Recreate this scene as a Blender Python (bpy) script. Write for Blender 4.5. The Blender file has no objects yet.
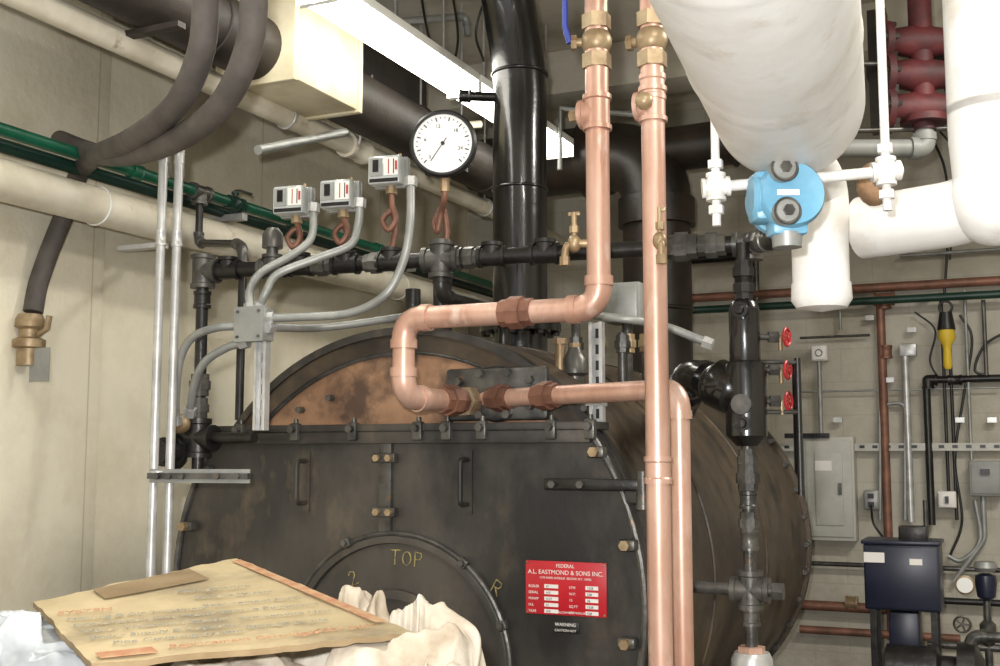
import bpy, bmesh, math, random
from mathutils import Vector, Matrix, noise
random.seed(4)
# ---------------------------------------------------------------- survey helpers
F=1150.0; YAW=math.radians(24.5); PITCH=math.atan(122/F); H=1.6
sy,cy=math.sin(YAW),math.cos(YAW); sp,cp=math.sin(PITCH),math.cos(PITCH)
def ray(u,v):
    s=(u-500)/F; t=(333-v)/F
    fh=cp-t*sp; z=sp+t*cp
    return Vector((s*cy-fh*sy, s*sy+fh*cy, z)), fh
def P(u,v,d):
    """room position (m) of a surveyed point at horizontal distance d"""
    r,fh=ray(u,v); r=r*(d/fh); return Vector((r.x,r.y,H+r.z))
def PY(u,v,y):
    r,_=ray(u,v); r=r*(y/r.y); return Vector((r.x,r.y,H+r.z))
def PX(u,v,x):
    r,_=ray(u,v); r=r*(x/r.x); return Vector((r.x,r.y,H+r.z))
def K(v,d):
    t=(333-v)/F; return H+d*(sp+t*cp)/(cp-t*sp)
def proj(p):
    l=p.x*cy+p.y*sy; fh=-p.x*sy+p.y*cy; z=p.z-H
    fw=fh*cp+z*sp; up=-fh*sp+z*cp
    return 500+F*l/fw, 333-F*up/fw
def on(A,B,u):
    lo,hi=0.0,1.0
    for _ in range(30):
        m=(lo+hi)/2
        if proj(A.lerp(B,m))[0]<u: lo=m
        else: hi=m
    return A.lerp(B,lo)
def dist(p): return -p.x*sy+p.y*cy
# ---------------------------------------------------------------- materials
def L(c):
    o=[]
    for x in c:
        x/=255.0
        o.append(x/12.92 if x<=.04045 else ((x+.055)/1.055)**2.4)
    return (o[0],o[1],o[2],1)
MATS={}
def M(name,c1,c2=None,scale=5,rough=.5,metal=0,bump=0,bscale=30,lo=.38,hi=.62,c3=None,s3=14,lo3=.58,hi3=.66,stretch=(1,1,1),coat=0,rvar=0,spec=.5,c4=None,s4=2,lo4=.5,hi4=.7):
    m=bpy.data.materials.new(name); m.use_nodes=True; nt=m.node_tree; b=nt.nodes['Principled BSDF']
    b.inputs['Roughness'].default_value=rough; b.inputs['Metallic'].default_value=metal
    b.inputs['Base Color'].default_value=L(c1); b.inputs['Coat Weight'].default_value=coat
    b.inputs['Specular IOR Level'].default_value=spec
    N=nt.nodes.new; lk=nt.links.new
    tc=N('ShaderNodeTexCoord'); mp=N('ShaderNodeMapping'); mp.inputs['Scale'].default_value=stretch
    lk(tc.outputs['Object'],mp.inputs['Vector'])
    def nz(sc,det=6):
        n=N('ShaderNodeTexNoise'); n.inputs['Scale'].default_value=sc; n.inputs['Detail'].default_value=det
        n.inputs['Roughness'].default_value=.6; lk(mp.outputs[0],n.inputs['Vector']); return n
    def rng(n,a,c):
        r=N('ShaderNodeMapRange'); r.inputs[1].default_value=a; r.inputs[2].default_value=c; lk(n.outputs[0],r.inputs[0]); return r
    col=None
    if c2:
        mx=N('ShaderNodeMix'); mx.data_type='RGBA'
        r=rng(nz(scale),lo,hi); lk(r.outputs[0],mx.inputs[0]); mx.inputs[6].default_value=L(c1); mx.inputs[7].default_value=L(c2); col=mx
        if rvar:
            rr=N('ShaderNodeMapRange'); rr.inputs[3].default_value=rough; rr.inputs[4].default_value=rough+rvar
            lk(r.outputs[0],rr.inputs[0]); lk(rr.outputs[0],b.inputs['Roughness'])
    for cc,ss,l_,h_ in((c3,s3,lo3,hi3),(c4,s4,lo4,hi4)):
        if cc:
            mx2=N('ShaderNodeMix'); mx2.data_type='RGBA'
            r=rng(nz(ss,8),l_,h_); lk(r.outputs[0],mx2.inputs[0])
            if col: lk(col.outputs[2],mx2.inputs[6])
            else: mx2.inputs[6].default_value=L(c1)
            mx2.inputs[7].default_value=L(cc); col=mx2
    if col: lk(col.outputs[2],b.inputs['Base Color'])
    if bump:
        bp=N('ShaderNodeBump'); bp.inputs['Strength'].default_value=bump; bp.inputs['Distance'].default_value=.01
        lk(nz(bscale).outputs[0],bp.inputs['Height']); lk(bp.outputs[0],b.inputs['Normal'])
    MATS[name]=m; return m
M('boiler_steel',(46,44,42),(78,73,66),scale=2.6,rough=.42,metal=.2,bump=.15,c3=(102,90,74),s3=9,lo3=.54,hi3=.78,rvar=.2,stretch=(1,1,.55),c4=(32,31,30),s4=1.9,lo4=.48,hi4=.66)
M('shell_steel',(72,61,49),(96,82,64),scale=3,rough=.34,metal=.25,bump=.1,c3=(42,37,33),s3=5,lo3=.48,hi3=.66,rvar=.2,c4=(50,43,36),s4=1.6,lo4=.46,hi4=.66)
M('head_rust',(160,124,94),(128,95,70),scale=4,rough=.6,metal=.1,bump=.2,c3=(80,60,48),s3=5,lo3=.51,hi3=.65,c4=(58,47,40),s4=2.4,lo4=.57,hi4=.69)
M('black_paint',(13,13,13),(22,21,20),scale=8,rough=.22,bump=.12,bscale=18,coat=.3)
M('stack_dark',(26,22,18),(46,37,29),scale=4,rough=.4,bump=.2)
M('duct_dark',(58,51,44),(36,31,27),scale=4,rough=.6,bump=.2)
M('copper',(204,168,150),(176,134,114),scale=7,rough=.36,metal=.38,c3=(216,190,176),s3=14,lo3=.55,hi3=.72,stretch=(1,1,.35),c4=(150,110,92),s4=5,lo4=.58,hi4=.76,spec=.45)
M('copper_old',(138,96,78),(106,74,60),scale=9,rough=.5,metal=.3,bump=.1)
M('solder',(176,160,132),(140,104,80),scale=20,rough=.45,metal=.4,bump=.3)
M('brass',(166,146,114),(130,108,80),scale=14,rough=.42,metal=.35,bump=.1)
M('iron',(62,61,59),(96,94,89),scale=12,rough=.35,metal=.45,bump=.2,c3=(108,86,66),s3=18,lo3=.62,hi3=.72)
M('iron_dark',(28,27,26),(46,44,42),scale=10,rough=.33,metal=.35,bump=.2)
M('galv',(164,164,162),(190,190,188),scale=14,rough=.35,metal=.45)
M('conduit',(130,132,129),(152,153,149),scale=10,rough=.42,metal=.35)
M('insul',(222,222,220),(210,208,203),scale=4,rough=.45,bump=.12,bscale=16,c3=(186,177,163),s3=4,lo3=.62,hi3=.8,c4=(198,193,184),s4=9,lo4=.56,hi4=.7)
M('white_pipe',(222,215,197),(202,193,172),scale=5,rough=.5,bump=.1,c3=(156,138,112),s3=9,lo3=.62,hi3=.74)
M('white_paint',(220,219,215),(204,200,193),scale=12,rough=.45,bump=.2)
M('wood_ins',(150,118,88),(110,84,60),scale=20,rough=.8,bump=.4)
M('green',(14,70,50),(22,88,65),scale=8,rough=.35)
M('green_dark',(18,44,36),(26,58,48),scale=8,rough=.4)
M('hose',(70,65,61),(88,82,77),scale=8,rough=.7,bump=.2)
M('blue',(116,166,192),(96,150,178),scale=8,rough=.38)
M('blue_handle',(40,60,150),rough=.4)
M('red',(180,40,46),(154,32,36),scale=10,rough=.4)
M('red_dark',(98,40,42),(62,30,32),scale=8,rough=.6,bump=.2)
M('plate_red',(186,32,44),(172,26,38),scale=6,rough=.35)
M('label_white',(222,218,212),rough=.5)
M('label_black',(22,22,22),rough=.4)
M('chalk',(164,150,92),(100,92,66),scale=60,rough=.9)
M('tan_box',(222,212,184),(202,192,160),scale=5,rough=.7,bump=.2)
M('grey_box',(144,145,141),(126,127,123),scale=6,rough=.5)
M('panel',(182,181,172),(166,165,156),scale=5,rough=.5)
M('navy',(24,28,46),(32,36,54),scale=6,rough=.35)
M('yellow',(208,176,46),rough=.5)
M('dial',(236,236,232),rough=.3)
M('glassy',(184,188,186),(160,164,160),scale=9,rough=.12,coat=.6)
M('card',(194,177,140),(174,157,122),scale=5,rough=.75,bump=.25,bscale=8,c3=(140,127,104),s3=4,lo3=.50,hi3=.68)
M('card_brown',(150,130,98),(130,110,80),scale=9,rough=.8)
M('print_blue',(122,128,124),(172,159,130),scale=30,rough=.8,lo=.36,hi=.6)
M('print_orange',(176,118,86),(188,156,120),scale=26,rough=.8,lo=.36,hi=.6)
M('cloth',(214,206,192),(192,181,163),scale=6,rough=.9,bump=.3,bscale=22,c3=(158,143,122),s3=5,lo3=.56,hi3=.72)
M('bag',(182,187,190),(146,151,154),scale=6,rough=.22,bump=.2,bscale=14,coat=.4)
M('crate_wood',(150,118,80),(120,92,60),scale=3,rough=.8,stretch=(1,1,8))
M('ceil',(196,190,176),(176,169,154),scale=2,rough=.9,bump=.3,c3=(146,135,118),s3=3,lo3=.54,hi3=.72)
M('floor_m',(110,106,98),(86,82,76),scale=2,rough=.8,bump=.2)
M('housing',(236,236,228),rough=.4)
m=M('tube_emit',(255,252,242),rough=.3)
b=m.node_tree.nodes['Principled BSDF']; b.inputs['Emission Color'].default_value=(1,.97,.88,1); b.inputs['Emission Strength'].default_value=10
def wallmat(name,c1,c2,mort,bw,bh,axis,stain,st=.75):
    m=bpy.data.materials.new(name); m.use_nodes=True; nt=m.node_tree; b=nt.nodes['Principled BSDF']
    N=nt.nodes.new; lk=nt.links.new
    g=N('ShaderNodeNewGeometry'); sx=N('ShaderNodeSeparateXYZ'); cb=N('ShaderNodeCombineXYZ')
    lk(g.outputs['Position'],sx.inputs[0]); lk(sx.outputs[axis],cb.inputs[0]); lk(sx.outputs[2],cb.inputs[1])
    br=N('ShaderNodeTexBrick'); br.inputs['Scale'].default_value=1; br.inputs['Brick Width'].default_value=bw; br.inputs['Row Height'].default_value=bh
    br.inputs['Mortar Size'].default_value=.006; br.inputs['Mortar Smooth'].default_value=.8
    br.inputs['Color1'].default_value=L(c1); br.inputs['Color2'].default_value=L(c2); br.inputs['Mortar'].default_value=L(mort)
    if bh>1: br.offset=0
    lk(cb.outputs[0],br.inputs['Vector'])
    n=N('ShaderNodeTexNoise'); n.inputs['Scale'].default_value=1.9; n.inputs['Detail'].default_value=9; n.inputs['Roughness'].default_value=.7
    lk(g.outputs['Position'],n.inputs['Vector'])
    r=N('ShaderNodeMapRange'); r.inputs[1].default_value=.44; r.inputs[2].default_value=.72; r.inputs[4].default_value=st; lk(n.outputs[0],r.inputs[0])
    mx=N('ShaderNodeMix'); mx.data_type='RGBA'; lk(r.outputs[0],mx.inputs[0]); lk(br.outputs[0],mx.inputs[6]); mx.inputs[7].default_value=L(stain)
    lk(mx.outputs[2],b.inputs['Base Color']); b.inputs['Roughness'].default_value=.75
    n2=N('ShaderNodeTexNoise'); n2.inputs['Scale'].default_value=26; n2.inputs['Detail'].default_value=5; lk(g.outputs['Position'],n2.inputs['Vector'])
    bp=N('ShaderNodeBump'); bp.inputs['Strength'].default_value=.35; bp.inputs['Distance'].default_value=.01; lk(n2.outputs[0],bp.inputs['Height']); lk(bp.outputs[0],b.inputs['Normal'])
    MATS[name]=m
wallmat('wall_cream',(226,219,197),(221,213,190),(190,180,155),1.22,9.0,1,(200,188,160))
wallmat('wall_block',(180,175,161),(175,170,156),(167,161,146),.41,.205,0,(138,130,114))
# ---------------------------------------------------------------- mesh builder
def frame(d):
    d=d.normalized(); a=Vector((0,0,1)) if abs(d.z)<.9 else Vector((1,0,0))
    x=d.cross(a).normalized(); y=d.cross(x).normalized(); return x,y,d
class O:
    def __init__(s,name): s.n=name; s.v=[]; s.f=[]; s.m=[]; s.ms=[]; s.kids=[]
    def mi(s,m):
        if m not in s.ms: s.ms.append(m)
        return s.ms.index(m)
    def add(s,vs,fs,mat):
        o=len(s.v); s.v+= [Vector(v) for v in vs]; k=s.mi(mat)
        for f in fs: s.f.append([o+i for i in f]); s.m.append(k)
    def lathe(s,a,d,prof,mat,n=20,x=None):
        a=Vector(a); X,Y,Z=frame(Vector(d)); vs=[];fs=[]
        for t,r in prof:
            for i in range(n):
                an=2*math.pi*i/n; vs.append(a+Z*t+(X*math.cos(an)+Y*math.sin(an))*max(r,1e-5))
        for j in range(len(prof)-1):
            for i in range(n):
                k=(i+1)%n; fs.append([j*n+i,j*n+k,(j+1)*n+k,(j+1)*n+i])
        fs.append([i for i in range(n)][::-1]); e=(len(prof)-1)*n; fs.append([e+i for i in range(n)])
        s.add(vs,fs,mat)
    def ringlathe(s,a,d,prof,mat,n=20):
        a=Vector(a); X,Y,Z=frame(Vector(d)); vs=[];fs=[]; m=len(prof)
        for t,r in prof:
            for i in range(n):
                an=2*math.pi*i/n; vs.append(a+Z*t+(X*math.cos(an)+Y*math.sin(an))*r)
        for j in range(m):
            for i in range(n):
                k=(i+1)%n; q=(j+1)%m; fs.append([j*n+i,j*n+k,q*n+k,q*n+i])
        s.add(vs,fs,mat)
    def cyl(s,a,b,r,mat,r2=None,n=20):
        a=Vector(a);b=Vector(b); s.lathe(a,b-a,[(0,r),((b-a).length,r if r2 is None else r2)],mat,n)
    def tube(s,pts,r,mat,n=14):
        pts=[Vector(p) for p in pts]; N=len(pts); X,Y,Z=frame(pts[1]-pts[0]); vs=[];fs=[]
        for j,p in enumerate(pts):
            t=(pts[min(j+1,N-1)]-pts[max(j-1,0)]).normalized()
            X=(X-t*X.dot(t)).normalized(); Y=t.cross(X)
            rr=r[j] if isinstance(r,list) else r
            for i in range(n):
                an=2*math.pi*i/n; vs.append(p+(X*math.cos(an)+Y*math.sin(an))*rr)
        for j in range(N-1):
            for i in range(n):
                k=(i+1)%n; fs.append([j*n+i,j*n+k,(j+1)*n+k,(j+1)*n+i])
        fs.append(list(range(n))[::-1]); fs.append([(N-1)*n+i for i in range(n)]); s.add(vs,fs,mat)
    def box(s,c,size,mat,rot=None,bev=0):
        bm=bmesh.new(); bmesh.ops.create_cube(bm,size=1)
        for v in bm.verts: v.co=Vector((v.co.x*size[0],v.co.y*size[1],v.co.z*size[2]))
        if bev: bmesh.ops.bevel(bm,geom=bm.edges[:],offset=bev,segments=2,affect='EDGES',profile=.5)
        bm.verts.index_update()
        R=rot or Matrix.Identity(3); c=Vector(c)
        s.add([c+R@v.co for v in bm.verts],[[v.index for v in f.verts] for f in bm.faces],mat); bm.free()
    def torus(s,c,ax,R,r,mat,a0=0,a1=360,n=32,k=10):
        X,Y,Z=frame(Vector(ax)); pts=[]
        for i in range(n+1):
            a=math.radians(a0+(a1-a0)*i/n); pts.append(Vector(c)+(X*math.cos(a)+Y*math.sin(a))*R)
        s.tube(pts,r,mat,k)
    def sph(s,c,r,mat,sc=(1,1,1),n=18,rot=None):
        vs=[];fs=[];m=n//2; R=rot or Matrix.Identity(3)
        for j in range(m+1):
            th=math.pi*j/m
            for i in range(n):
                a=2*math.pi*i/n; vs.append(Vector(c)+R@Vector((r*sc[0]*math.sin(th)*math.cos(a),r*sc[1]*math.sin(th)*math.sin(a),r*sc[2]*math.cos(th))))
        for j in range(m):
            for i in range(n):
                k=(i+1)%n; fs.append([j*n+i,(j+1)*n+i,(j+1)*n+k,j*n+k])
        s.add(vs,fs,mat)
    def poly(s,pts,off,mat):
        n=len(pts); off=Vector(off); vs=[Vector(p) for p in pts]+[Vector(p)+off for p in pts]
        fs=[list(range(n)),[n+i for i in range(n)][::-1]]+[[i,(i+1)%n,n+(i+1)%n,n+i] for i in range(n)]
        s.add(vs,fs,mat)
    # ---- fittings
    def coup(s,c,d,r,l,mat,k=1.3):
        d=Vector(d).normalized(); q=l*.18
        s.lathe(Vector(c)-d*l/2,d,[(0,r),(0,r*k*1.1),(q,r*k*1.1),(q*1.3,r*k),(l-q*1.3,r*k),(l-q,r*k*1.1),(l,r*k*1.1),(l,r)],mat,18)
    def union(s,c,d,r,mat):
        d=Vector(d).normalized(); c=Vector(c)
        s.lathe(c-d*r*1.6,d,[(0,r*1.3),(r*3.2,r*1.3)],mat,8); s.lathe(c-d*r*.7,d,[(0,r*1.55),(r*1.3,r*1.55)],mat,8)
    def nut(s,c,d,r,l,mat): s.lathe(Vector(c)-Vector(d).normalized()*l/2,Vector(d),[(0,r),(l,r)],mat,6)
    def tee(s,c,dirs,r,mat,k=1.3,l=2.2):
        c=Vector(c); s.sph(c,r*k,mat)
        for d in dirs:
            d=Vector(d).normalized(); s.lathe(c,d,[(0,r*k),(r*l*.7,r*k),(r*l*.75,r*k*1.15),(r*l,r*k*1.15)],mat,18)
    def run(s,pts,r,mat,fit=None,k=1.15,bend=2.2,ends=True,n=18):
        pts=[Vector(p) for p in pts]; out=[pts[0]]
        for i in range(1,len(pts)-1):
            a,b,c=pts[i-1],pts[i],pts[i+1]; d1=(a-b).normalized(); d2=(c-b).normalized()
            L_=min(r*bend,(a-b).length*.49,(c-b).length*.49); arc=[]
            for j in range(9):
                t=j/8; arc.append((b+d1*L_)*(1-t)**2+b*2*t*(1-t)+(b+d2*L_)*t*t)
            out+=arc
            if fit:
                s.tube(arc,r*k,fit,n); 
                for e,dd in((arc[0],d1),(arc[-1],d2)): s.lathe(e-dd*r*.15,dd,[(0,r*k),(0,r*k*1.1),(r*.8,r*k*1.1),(r*.8,r)],fit,n)
        out.append(pts[-1]); s.tube(out,r,mat,n)
    def curve(s,pts,r,mat,n=10,seg=10):
        s.tube(spl(pts,seg),r,mat,n)
    def valve(s,c,d,h,r,mat,hm='iron',ll=5):
        c=Vector(c); d=Vector(d).normalized(); h=Vector(h).normalized()
        s.sph(c,r*1.4,mat); s.nut(c+d*r*1.8,d,r*1.32,r*1.3,mat); s.nut(c-d*r*1.8,d,r*1.32,r*1.3,mat)
        s.cyl(c,c+h*r*2.2,r*.42,mat); s.nut(c+h*r*2.0,h,r*.7,r*.5,mat)
        if ll:
            e=c+h*r*2.4; s.tube([e,e+d*r*ll*.3+h*r*.4,e+d*r*ll+h*r*.4],r*.28,hm,8)
    def wheel(s,c,d,R,mat):
        c=Vector(c); X,Y,Z=frame(Vector(d)); s.torus(c,Z,R,R*.16,mat,n=24,k=8)
        for a in range(0,360,72): s.cyl(c,c+(X*math.cos(math.radians(a))+Y*math.sin(math.radians(a)))*R,R*.12,mat,n=8)
        s.cyl(c-Z*R*.25,c+Z*R*.25,R*.28,mat,n=10)
    def text(s,body,loc,size,xd,yd,mat,align='LEFT'):
        c=bpy.data.curves.new(s.n+'_lettering','FONT'); c.body=body; c.size=size; c.align_x=align; c.extrude=.0004
        o=bpy.data.objects.new('lettering',c); bpy.context.collection.objects.link(o)
        xd=Vector(xd).normalized(); yd=Vector(yd).normalized(); zd=xd.cross(yd).normalized(); yd=zd.cross(xd)
        m=Matrix((xd,yd,zd)).transposed().to_4x4(); m.translation=Vector(loc); o.matrix_world=m; c.materials.append(MATS[mat]); s.kids.append(o)
    def done(s,ang=38):
        lo=[min(v[i] for v in s.v) for i in range(3)]; hi=[max(v[i] for v in s.v) for i in range(3)]
        c=Vector([(lo[i]+hi[i])/2 for i in range(3)])
        me=bpy.data.meshes.new(s.n); me.from_pydata([v-c for v in s.v],[],s.f)
        for m in s.ms: me.materials.append(MATS[m])
        me.polygons.foreach_set('material_index',s.m); me.polygons.foreach_set('use_smooth',[True]*len(s.f))
        me.update()
        bm=bmesh.new(); bm.from_mesh(me); bmesh.ops.recalc_face_normals(bm,faces=bm.faces); bm.to_mesh(me); bm.free()
        me.set_sharp_from_angle(angle=math.radians(ang))
        o=bpy.data.objects.new(s.n,me); o.location=c; bpy.context.collection.objects.link(o)
        for k in s.kids:
            k.parent=o; k.matrix_parent_inverse=Matrix.Translation(c).inverted()
        return o
def spl(pts,seg=10):
    pts=[Vector(p) for p in pts]; q=[pts[0]*2-pts[1]]+pts+[pts[-1]*2-pts[-2]]; out=[]
    for i in range(1,len(q)-2):
        a,b,c,d=q[i-1:i+3]
        for j in range(seg):
            t=j/seg; out.append(.5*((2*b)+(c-a)*t+(2*a-5*b+4*c-d)*t*t+(3*b-a-3*c+d)*t**3))
    out.append(pts[-1]); return out
XH=Vector((1,0,0)); YH=Vector((0,1,0)); ZH=Vector((0,0,1))
# ---------------------------------------------------------------- room
CE=3.95; XW=-3.6; YB=7.35
def slab(n,c,s,m):
    o=O(n); o.box(c,s,m); return o.done()
slab('floor',(-.3,2.6,-.05),(7.0,10.2,.1),'floor_m')
slab('ceiling',(-.3,2.6,CE+.05),(7.0,10.2,.1),'ceil')
slab('wall_left',(XW-.05,2.6,CE/2),(.1,10,CE),'wall_cream')
slab('wall_back',(-.3,YB+.05,CE/2),(7.0,.1,CE),'wall_block')
slab('wall_right',(3.05,2.6,CE/2),(.1,10,CE),'wall_block')
o=O('ceiling_beam'); o.box((-.3,6.2,CE-.13),(6.6,.28,.26),'ceil',bev=.01); o.done()
o=O('wall_pilaster')
a=PX(96,300,XW); o.box((XW+.02,a.y-.45,CE/2),(.04,.9,CE),'wall_cream',bev=.006); o.done()
# ---------------------------------------------------------------- boiler
BX,BZ,BR=-1.90,1.155,.868; BY=3.3
bo=O('steam_boiler')
C=lambda y,x=0,z=0: Vector((BX+x,y,BZ+z))
bo.lathe(C(3.40),YH,[(0,BR-.03),(0,BR),(.03,BR),(2.6,BR),(2.6,BR+.02),(2.64,BR+.02),(2.64,BR),(2.76,BR-.01),(2.76,0)],'shell_steel',96)
bo.ringlathe(C(3.36),YH,[(0,BR-.02),(0,BR+.006),(.06,BR+.006),(.06,BR-.02)],'boiler_steel',96)
for y in(4.1,5.0): bo.ringlathe(C(y),YH,[(0,BR-.01),(.004,BR+.006),(.014,BR+.006),(.018,BR-.01)],'shell_steel',96)
bo.lathe(C(3.385),YH,[(0,.0),(0,BR-.14),(.006,BR-.05),(.05,BR-.03)],'head_rust',96)
bo.ringlathe(C(3.372),YH,[(0,BR-.075),(0,BR-.02),(.02,BR-.02),(.02,BR-.075)],'shell_steel',96)
bo.torus(C(3.38),YH,BR-.08,.008,'iron',n=90,k=6)
for i in range(40):
    a=2*math.pi*i/40; d=Vector((math.cos(a),0,math.sin(a)))
    bo.nut(C(5.985)+d*(BR+.008),YH,.014,.10,'iron')
ZC=K(431,3.73)
def seg(Rr,zt,y,n=72):
    a=math.asin((zt-BZ)/Rr); pts=[]
    for i in range(n+1):
        t=math.pi-a+ (math.pi+2*a)*i/n
        pts.append(Vector((BX+Rr*math.cos(t),y,BZ+Rr*math.sin(t))))
    return pts
bo.poly(seg(BR,ZC,3.30),(0,.06,0),'boiler_steel')
rim=seg(BR-.004,ZC,3.295); bo.tube(rim,.011,'iron',8)
hw=math.sqrt(BR**2-(ZC-BZ)**2)
bo.box((BX,3.335,ZC+.012),(2*hw+.06,.13,.024),'boiler_steel',bev=.003)
bo.box((BX,3.285,ZC-.02),(2*hw+.02,.02,.04),'boiler_steel',bev=.003)
for u in(240,295,353,418,447,482,551,590):
    p=PY(u,433,3.27); bo.box((p.x,3.272,ZC),(.035,.03,.06),'iron',bev=.006); bo.nut((p.x,3.25,ZC+.008),YH,.013,.025,'iron'); bo.cyl((p.x,3.275,ZC),(p.x,3.275,ZC+.045),.008,'iron')
a=PY(385,433,3.28); b_=PY(385,532,3.28)
bo.box((a.x,3.29,(a.z+b_.z)/2),(.045,.02,a.z-b_.z),'iron',bev=.003)
for v in(458,512):
    p=PY(385,v,3.27); bo.box(p,(.085,.03,.03),'iron',bev=.004); bo.nut(p+Vector((-.02,-.02,0)),YH,.012,.02,'brass'); bo.nut(p+Vector((.025,-.02,0)),YH,.012,.02,'brass')
for u in(300,463):
    p=PY(u,482,3.26)
    bo.run([p+Vector((0,.04,.07)),p+Vector((0,-.02,.07)),p+Vector((0,-.02,-.07)),p+Vector((0,.04,-.07))],.008,'boiler_steel',n=8)
    bo.box(p+Vector((0,.036,0)),(.03,.006,.2),'boiler_steel')
fc=Vector((PY(396,640,3.3).x,3.3,0)); fr=.40; fc.z=K(537,3.72)-fr
bo.ringlathe(fc,-YH,[(-.01,fr),(.018,fr),(.02,fr-.005),(.02,fr-.022),(-.01,fr-.028)],'boiler_steel',72)
bo.lathe(fc,-YH,[(-.01,fr-.01),(.004,fr-.01),(.004,0)],'boiler_steel',72)
bo.torus(fc-YH*.012,YH,fr+.008,.009,'iron',n=72,k=8)
bo.ringlathe(fc,-YH,[(0,fr-.17),(.02,fr-.17),(.025,fr-.18),(.025,fr-.2),(0,fr-.2)],'boiler_steel',64)
for ang in(20,52,115,150):
    d=Vector((math.cos(math.radians(ang)),0,math.sin(math.radians(ang))))
    bo.box(fc+d*(fr+.012)-YH*.025,(.03,.025,.03),'iron',bev=.005,rot=Matrix.Rotation(-math.radians(ang),3,'Y')); bo.nut(fc+d*(fr+.012)-YH*.042,YH,.01,.018,'iron')
for u,v in((597,452),(628,545),(628,643),(189,526),(205,470)):
    p=PY(u,v,3.27); bo.box(p,(.055,.045,.034),'iron',bev=.008); bo.nut(p-YH*.028,YH,.016,.03,'brass')
p=PY(545,484,3.24); q=PY(643,484,3.24); z=p.z
bo.box(((p.x+q.x)/2,3.24,z),(q.x-p.x,.03,.034),'iron_dark',bev=.006)
bo.cyl((q.x,3.24,z-.07),(q.x,3.24,z+.04),.02,'iron'); bo.box((q.x-.02,3.28,z-.03),(.08,.06,.05),'iron',bev=.008)
for x in(p.x+.03,p.x+.12): bo.nut((x,3.222,z),YH,.012,.02,'iron')
f0=PY(497,394,3.36)
bo.lathe(f0+Vector((0,.03,0)),-YH,[(0,.09),(.035,.09),(.04,.085),(.04,0)],'iron_dark',40)
bo.box(f0+Vector((0,.0,0)),(.36,.03,.17),'iron',bev=.012)
for i in range(10):
    t=2*math.pi*i/10; d=Vector((math.cos(t)*.155,0,math.sin(t)*.07))
    bo.nut(f0+d-YH*.025,YH,.014,.035,'iron')
for u,v in((330,398),(300,410),(585,408)):
    bo.nut(PY(u,v,3.37),YH,.012,.03,'iron')
def plate(u0,v0,u1,v1,mat,t=.006,y=3.296):
    a=PY(u0,v0,y);b=PY(u1,v1,y); bo.box(((a.x+b.x)/2,y,(a.z+b.z)/2),(b.x-a.x,t,a.z-b.z),mat,bev=.001); return a,b
a,b_=plate(526,560,607,618,'plate_red'); w=b_.x-a.x; hh=a.z-b_.z; yy=3.2915
mx=(a.x+b_.x)/2
bo.text('FEDERAL',(mx,yy,a.z-.018),.015,XH,ZH,'label_white','CENTER')
bo.text('A.L. EASTMOND & SONS INC.',(mx,yy,a.z-.039),.0185,XH,ZH,'label_white','CENTER')
bo.text('1175 MAIN AVENUE  BRONX N.Y. 10456',(mx,yy,a.z-.053),.0095,XH,ZH,'label_white','CENTER')
for i,(l1,l2) in enumerate((('BOILER','STM'),('SERIAL','W.P.'),('MAWP','15'),('H.S.','SQ.FT'),('YEAR','LBS'))):
    z=a.z-.080-i*.0185
    bo.text(l1,(a.x+.010,yy,z),.011,XH,ZH,'label_white'); bo.text(l2,(mx+.012,yy,z),.011,XH,ZH,'label_white')
    bo.box((a.x+.085,yy,z+.005),(.045,.002,.011),'label_white'); bo.box((mx+.085,yy,z+.005),(.04,.002,.011),'label_white')
    bo.text('4157'[:2+i%3],(a.x+.068,yy-.0015,z+.001),.010,XH,ZH,'label_black'); bo.text('1528'[i%3:],(mx+.07,yy-.0015,z+.001),.010,XH,ZH,'label_black')
bo.text('MAXIMUM ALLOWABLE PRESSURE',(mx,yy,b_.z+.006),.009,XH,ZH,'label_white','CENTER')
for sx_ in(a.x+.006,b_.x-.006):
    for sz in(a.z-.006,b_.z+.006): bo.sph((sx_,yy,sz),.004,'brass')
a,b_=plate(553,621,579,634,'label_black'); bo.text('WARNING',((a.x+b_.x)/2,yy,(a.z+b_.z)/2+.004),.014,XH,ZH,'label_white','CENTER')
bo.text('CAUTION HOT',((a.x+b_.x)/2,yy,(a.z+b_.z)/2-.012),.010,XH,ZH,'label_white','CENTER')
# hand chalked letters: thin strokes
def stroke(pts,o0,ex_,ez_,s_):
    bo.tube([o0+ex_*(x*s_)+ez_*(z*s_) for x,z in pts],.0022,'chalk',6)
def letters(seq,u,v,s_,tilt):
    o0=PY(u,v,3.294); ca,sa=math.cos(tilt),math.sin(tilt); ex_=Vector((ca,0,sa)); ez_=Vector((-sa,0,ca)); k=0
    G={'T':[[(0,1),(.8,1.05)],[(.4,1),(.38,0)]],'O':[[(.35+.33*math.cos(t/8*math.pi),.5+.48*math.sin(t/8*math.pi)) for t in range(17)]],'P':[[(0,0),(.02,1)],[(.02,1),(.5,.95),(.55,.7),(.4,.5),(.02,.48)]],'R':[[(0,0),(.02,1)],[(.02,1),(.5,.95),(.55,.7),(.4,.5),(.02,.48)],[(.2,.48),(.6,0)]],'2':[[(0,.8),(.2,1),(.5,.9),(.5,.65),(0,0),(.6,.02)]]}
    for ch in seq:
        for st_ in G[ch]: stroke(st_,o0+ex_*(k*s_),ex_,ez_,s_)
        k+=1.0
letters('TOP',390,564,.045,-.05); letters('R',490,592,.045,-.5); letters('2',352,586,.045,.4)
for y in(3.7,5.6):
    bo.box((BX,y,.18),(1.2,.16,.36),'iron_dark',bev=.01); bo.box((BX,y,.02),(1.5,.3,.04),'iron_dark')
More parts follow.
